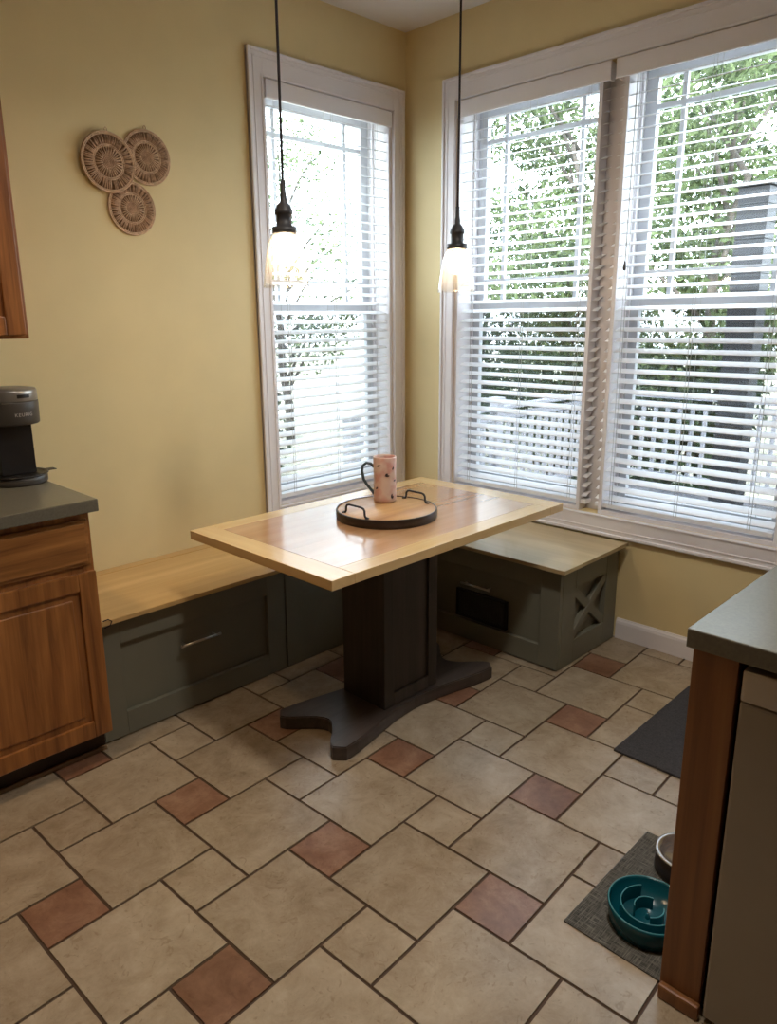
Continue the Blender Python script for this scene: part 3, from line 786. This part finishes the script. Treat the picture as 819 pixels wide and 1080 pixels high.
def wall_arc(mb, r0, r1, a0, a1, h, n=40):
    tm = bmesh.new(); w = .0019; rows = []
    for k in range(n+1):
        f = k/n; a = a0+(a1-a0)*f; r = r0+(r1-r0)*f
        rows.append([tm.verts.new((BX_+rr*math.cos(a), BY_+rr*math.sin(a), z)) for rr, z in ((r-w*1.3,zf+.015),(r-w*.8,zf+h-.002),(r-w*.3,zf+h),(r+w*.3,zf+h),(r+w*.8,zf+h-.002),(r+w*1.3,zf+.015))])
    for A, B in zip(rows, rows[1:]):
        for k in range(5): tm.faces.new((A[k],A[k+1],B[k+1],B[k]))
    tm.faces.new(rows[0]); tm.faces.new(rows[-1][::-1]); bmesh.ops.recalc_face_normals(tm, faces=tm.faces[:])
    mb._merge(tm, 0, True)
RD = math.radians
ARCS = [(.069, .067, RD(40), RD(255), .056, 40), (.036, .034, RD(5), RD(125), .050, 24), (.036, .038, RD(212), RD(305), .050, 20)]
for r0, r1, a0, a1, h, n in ARCS: wall_arc(q, r0, r1, a0, a1, h, n)
q.lathe([(0,zf+.030),(.004,zf+.030),(.006,zf+.016)], (BX_,BY_,0), 12); q.build('maze_ridges', M['teal'], t)
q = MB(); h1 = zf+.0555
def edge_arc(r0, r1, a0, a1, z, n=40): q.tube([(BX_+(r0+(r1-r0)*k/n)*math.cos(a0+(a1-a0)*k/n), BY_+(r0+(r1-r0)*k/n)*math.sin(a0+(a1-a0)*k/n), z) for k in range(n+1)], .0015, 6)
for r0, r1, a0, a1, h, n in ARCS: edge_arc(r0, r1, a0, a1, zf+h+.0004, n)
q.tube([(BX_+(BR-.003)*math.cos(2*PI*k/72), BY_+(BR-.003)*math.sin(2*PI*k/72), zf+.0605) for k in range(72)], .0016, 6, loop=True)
q.build('edge_highlights', M['tealglint'], t)  # thin paler tubes paint the highlight along rim and ridge tops
WX, WY, WR = -1.352, -2.322, .082
t = thing('pet_bowl', (WX, WY, .005), 'black pet bowl with pale metal rim on the woven placemat', 'pet bowl')
q = MB(); q.lathe([(0,zf),(WR-.004,zf),(WR,zf+.004),(WR-.004,zf+.058),(WR-.010,zf+.058),(WR-.014,zf+.02),(0,zf+.018)], (WX,WY,0), 48); q.build('bowl', M['bowlblk'], t)
q = MB(); q.lathe([(WR-.002,zf+.0585),(WR+.001,zf+.060),(WR+.001,zf+.063),(WR-.004,zf+.065),(WR-.012,zf+.063),(WR-.018,zf+.040),(WR-.026,zf+.026),(0,zf+.022),(0,zf+.0205),(WR-.024,zf+.0245),(WR-.0125,zf+.056)], (WX,WY,0), 48); q.build('steel_liner', M['bowlrim'], t)

# ---------------------------------------------------------------- outdoors
struct(MB().box(WT, 60, -40, 60, -1.3, -1.2).build('ground', M['ground']))
g2 = MB(); g2.box(-40, WT, WT+.02, 60, -1.3, -1.2); struct(g2.build('ground', M['ground']))
q = MB()
for k in range(34):
    q.box(WT+.05, 4.15, -4.0+k*.145, -4.0+k*.145+.139, -.19, -.155, .003)
q.box(WT+.05, 4.15, -4.0, .93, -.4, -.191)
struct(q.build('deck_floor', M['deck']))
def railing(p0, p1, nb, label):
    p0, p1 = Vector(p0), Vector(p1); d = p1-p0; L = d.length; a = math.atan2(d.y, d.x)
    t = thing('deck_railing', p0.lerp(p1, .5), label, 'railing')
    Mx = Matrix.Translation(p0) @ Matrix.Rotation(a, 4, 'Z')
    q = MB(); q.box(0, L, -.045, .045, .895, .93, .006, M=Mx); q.build('top_rail', M['rail'], t)
    q = MB(); q.box(0, L, -.02, .02, .80, .86, .004, M=Mx); q.build('upper_bar', M['rail'], t)
    q = MB(); q.box(0, L, -.02, .02, .08, .14, .004, M=Mx); q.build('bottom_rail', M['rail'], t)
    for k in range(nb):
        x = (k+.5)*L/nb; q = MB(); q.box(x-.017, x+.017, -.017, .017, .14, .80, .002, M=Mx); q.build('baluster', M['rail'], t)
    for x in (.0, L/2, L):
        q = MB(); q.box(x-.045, x+.045, -.046, .046, 0, .99, .004, M=Mx); q.box(x-.055, x+.055, -.056, .056, .99, 1.01, .004, M=Mx); q.build('post', M['rail'], t)
railing((4.05, -3.6, -.155), (4.05, .85, -.155), 36, 'white deck railing running past the double window outside')
railing((.4, .90, -.155), (3.94, .90, -.155), 28, 'white deck railing across the end of the deck outside')
t = thing('deck_post', (3.0, -.83, -.155), 'dark slate boarded post on the deck seen through the double window', 'post')
q = MB()
for k in range(21):
    z = -.15+k*.1245; q.box(2.9, 3.1, -.940, -.722, z, z+.1205, .004)
q.build('boards', M['slate'], t)
q = MB(); q.box(2.91, 3.09, -.93, -.732, -.152, 2.46); q.build('core', M['slate'], t)
q = MB(); q.box(2.88, 3.12, -.96, -.702, 2.465, 2.495, .004); q.build('cap', M['slate'], t)

def leaf_cloud(blobs, n, size, seed, name, mat, parent):
    rg = np.random.default_rng(seed)
    w = np.array([b[3]*b[4]*b[5] for b in blobs]); w = w/w.sum()
    idx = rg.choice(len(blobs), n, p=w); B = np.array(blobs)[idx]
    dv = rg.normal(size=(n,3)); dv /= np.linalg.norm(dv, axis=1)[:,None]
    rad = rg.uniform(.25, 1, n)**.45
    c = B[:, :3] + dv*rad[:,None]*B[:, 3:6]
    a = rg.normal(size=(n,3)); a /= np.linalg.norm(a, axis=1)[:,None]
    b = np.cross(a, rg.normal(size=(n,3))); b /= np.linalg.norm(b, axis=1)[:,None]
    s = size*rg.uniform(.6, 1.3, n)[:,None]
    nn = np.cross(a, b)
    V = np.stack([c-a*s, c-b*s*.42+nn*s*.12, c+a*s, c+b*s*.42+nn*s*.12], 1).reshape(-1, 3)
    F = np.arange(4*n).reshape(-1, 4)
    me = bpy.data.meshes.new(name); me.from_pydata(V.tolist(), [], F.tolist()); me.materials.append(mat)
    o = bpy.data.objects.new(name, me); COL.objects.link(o); o.parent = parent; o.matrix_parent_inverse = Matrix.Translation(-root_loc(parent))
    return o
def tree(x, y, h, r, n, size, mat, seed, label, zb=-1.2, low=.25, trunk=.11, nblob=16):
    rr = random.Random(seed)
    t = thing('tree', (x, y, zb), label, 'tree', 'trees beyond the deck')
    q = MB(); p = [(x, y, zb)]; 
    for k in range(1, 7): p.append((x+rr.uniform(-.12,.12)*k*.5, y+rr.uniform(-.12,.12)*k*.5, zb+h*.8*k/6))
    q.tube(p, [trunk*(1-.12*k) for k in range(7)], 10); tk = q.build('trunk', M['bark'], t)
    blobs = []; q = MB()
    for k in range(nblob):
        f = low + (1-low)*(k+.5)/nblob; a = rr.uniform(0, 2*PI); wd = r*(1.0-.75*abs(f-.5)*abs(f-.5)*2)*rr.uniform(.35,.95)
        c = (x+wd*math.cos(a), y+wd*math.sin(a), zb+h*f); s = r*rr.uniform(.28,.5)
        blobs.append((*c, s*1.15, s*1.15, s*.8))
        zz = zb+h*max(.15, f-.18); j = Vector((x, y, zz))
        q.tube([j, j.lerp(Vector(c), .5)+Vector((0,0,.1)), c], [trunk*.35, trunk*.22, trunk*.1], 6)
    q.build('branches', M['bark'], t)
    leaf_cloud(blobs, n, size, seed, 'foliage', mat, t)
TREES = [
 (7.0, .9, 6.6, 1.7, 13000, .064, 'leafA', 'leafy green tree beyond the deck, behind the dark slate post'),
 (8.6, 4.0, 6.8, 1.8, 15000, .064, 'leafA', 'broad fresh green tree filling the middle of the double window'),
 (10.8, 7.6, 4.8, 1.6, 5000, .065, 'leafB', 'deeper green tree standing back, toward the corner end of the double window'),
 (16.5, 2.6, 10.4, 3.4, 14000, .085, 'leafA', 'tall far tree rising behind the nearer leafy trees'),
 (7.2, 10.2, 6.4, 2.0, 7500, .055, 'leafA', 'thin leaved tree seen through the single narrow window'),
]
for k, (x, y, h, r, n, s, m, lab) in enumerate(TREES): tree(x, y, h, r, n, s, M[m], 20+k, lab)
def bush(x, y, w, h, n, seed, label, mat='leafB', dy=1.0):
    rr = random.Random(seed); t = thing('shrub', (x, y, -1.2), label, 'shrub', 'shrubs below the trees')
    bl = [(x+rr.uniform(-w,w)*.6, y+rr.uniform(-w,w)*dy*.6, -1.2+h*rr.uniform(.25,.75), w*.5, w*.5*dy, h*.3) for _ in range(9)]
    q = MB()
    for b in bl: q.tube([(x, y, -1.2), (b[0], b[1], b[2])], [.03, .01], 6)
    q.build('stems', M['bark'], t); leaf_cloud(bl, n, .07, seed, 'foliage', M[mat], t)
bush(6.3, 1.3, 1.2, 2.6, 3800, 41, 'dense dark shrub beyond the railing, beside the slate post')
bush(7.0, 3.4, 1.3, 2.7, 4000, 42, 'dense dark shrub in the middle of the double window view')
bush(8.2, 5.6, 1.3, 2.8, 3600, 43, 'dark shrub at the corner end of the double window view')
bush(4.6, 7.9, .7, 2.2, 1500, 44, 'grey green shrub beyond the single narrow window')

# ---------------------------------------------------------------- light
w = bpy.data.worlds.new('world'); SCN.world = w; w.use_nodes = True; nt = w.node_tree
bg = nt.nodes['Background']; bg.inputs[0].default_value = (.78, .89, 1.0, 1); bg.inputs[1].default_value = 6.0
def light(name, typ, loc, rot, energy, color, **kw):
    L = bpy.data.lights.new(name, typ); L.energy = energy; L.color = color
    for k, v in kw.items(): setattr(L, k, v)
    o = bpy.data.objects.new(name, L); COL.objects.link(o); o.location = loc; o.rotation_euler = rot; return o
light('sun', 'SUN', (0,0,10), (math.radians(42), 0, math.radians(-48)), 4.0, (1,.96,.88), angle=.01)
light('kitchen_ceiling_lamp', 'AREA', (-1.85,-2.25,ZC-.03), (0,0,0), 13, (1,.92,.82), size=.22, spread=math.radians(150))
light('range_side_ceiling_lamp', 'AREA', (-3.0,-.85,ZC-.03), (0,0,0), 4.5, (1,.72,.44), size=.22, spread=math.radians(120))

# ---------------------------------------------------------------- camera
f, yaw, pitch, roll = 774.98969, .7916619, .24329294, -.01155945
F = Vector((math.cos(pitch)*math.cos(yaw), math.cos(pitch)*math.sin(yaw), -math.sin(pitch)))
R_ = F.cross(Vector((0,0,1))).normalized(); U_ = R_.cross(F)
c, s = math.cos(roll), math.sin(roll)
Rr = c*R_ + s*U_; Uu = -s*R_ + c*U_
cd = bpy.data.cameras.new('camera'); cam = bpy.data.objects.new('camera', cd); COL.objects.link(cam)
mw = Matrix((Rr, Uu, -F)).transposed().to_4x4(); mw.translation = (-3.22278, -2.96759, 1.54148); cam.matrix_world = mw
cd.sensor_fit = 'HORIZONTAL'; cd.sensor_width = 36; cd.lens = f/819*36
cd.shift_x = 17.7244/819; cd.shift_y = -11.4245/819; cd.clip_start = .02
SCN.camera = cam
vs = SCN.view_settings; vs.view_transform = 'Standard'; vs.look = 'None'; vs.gamma = 1; vs.use_curve_mapping = False; vs.exposure = 0.88
SCN.display_settings.display_device = 'sRGB'
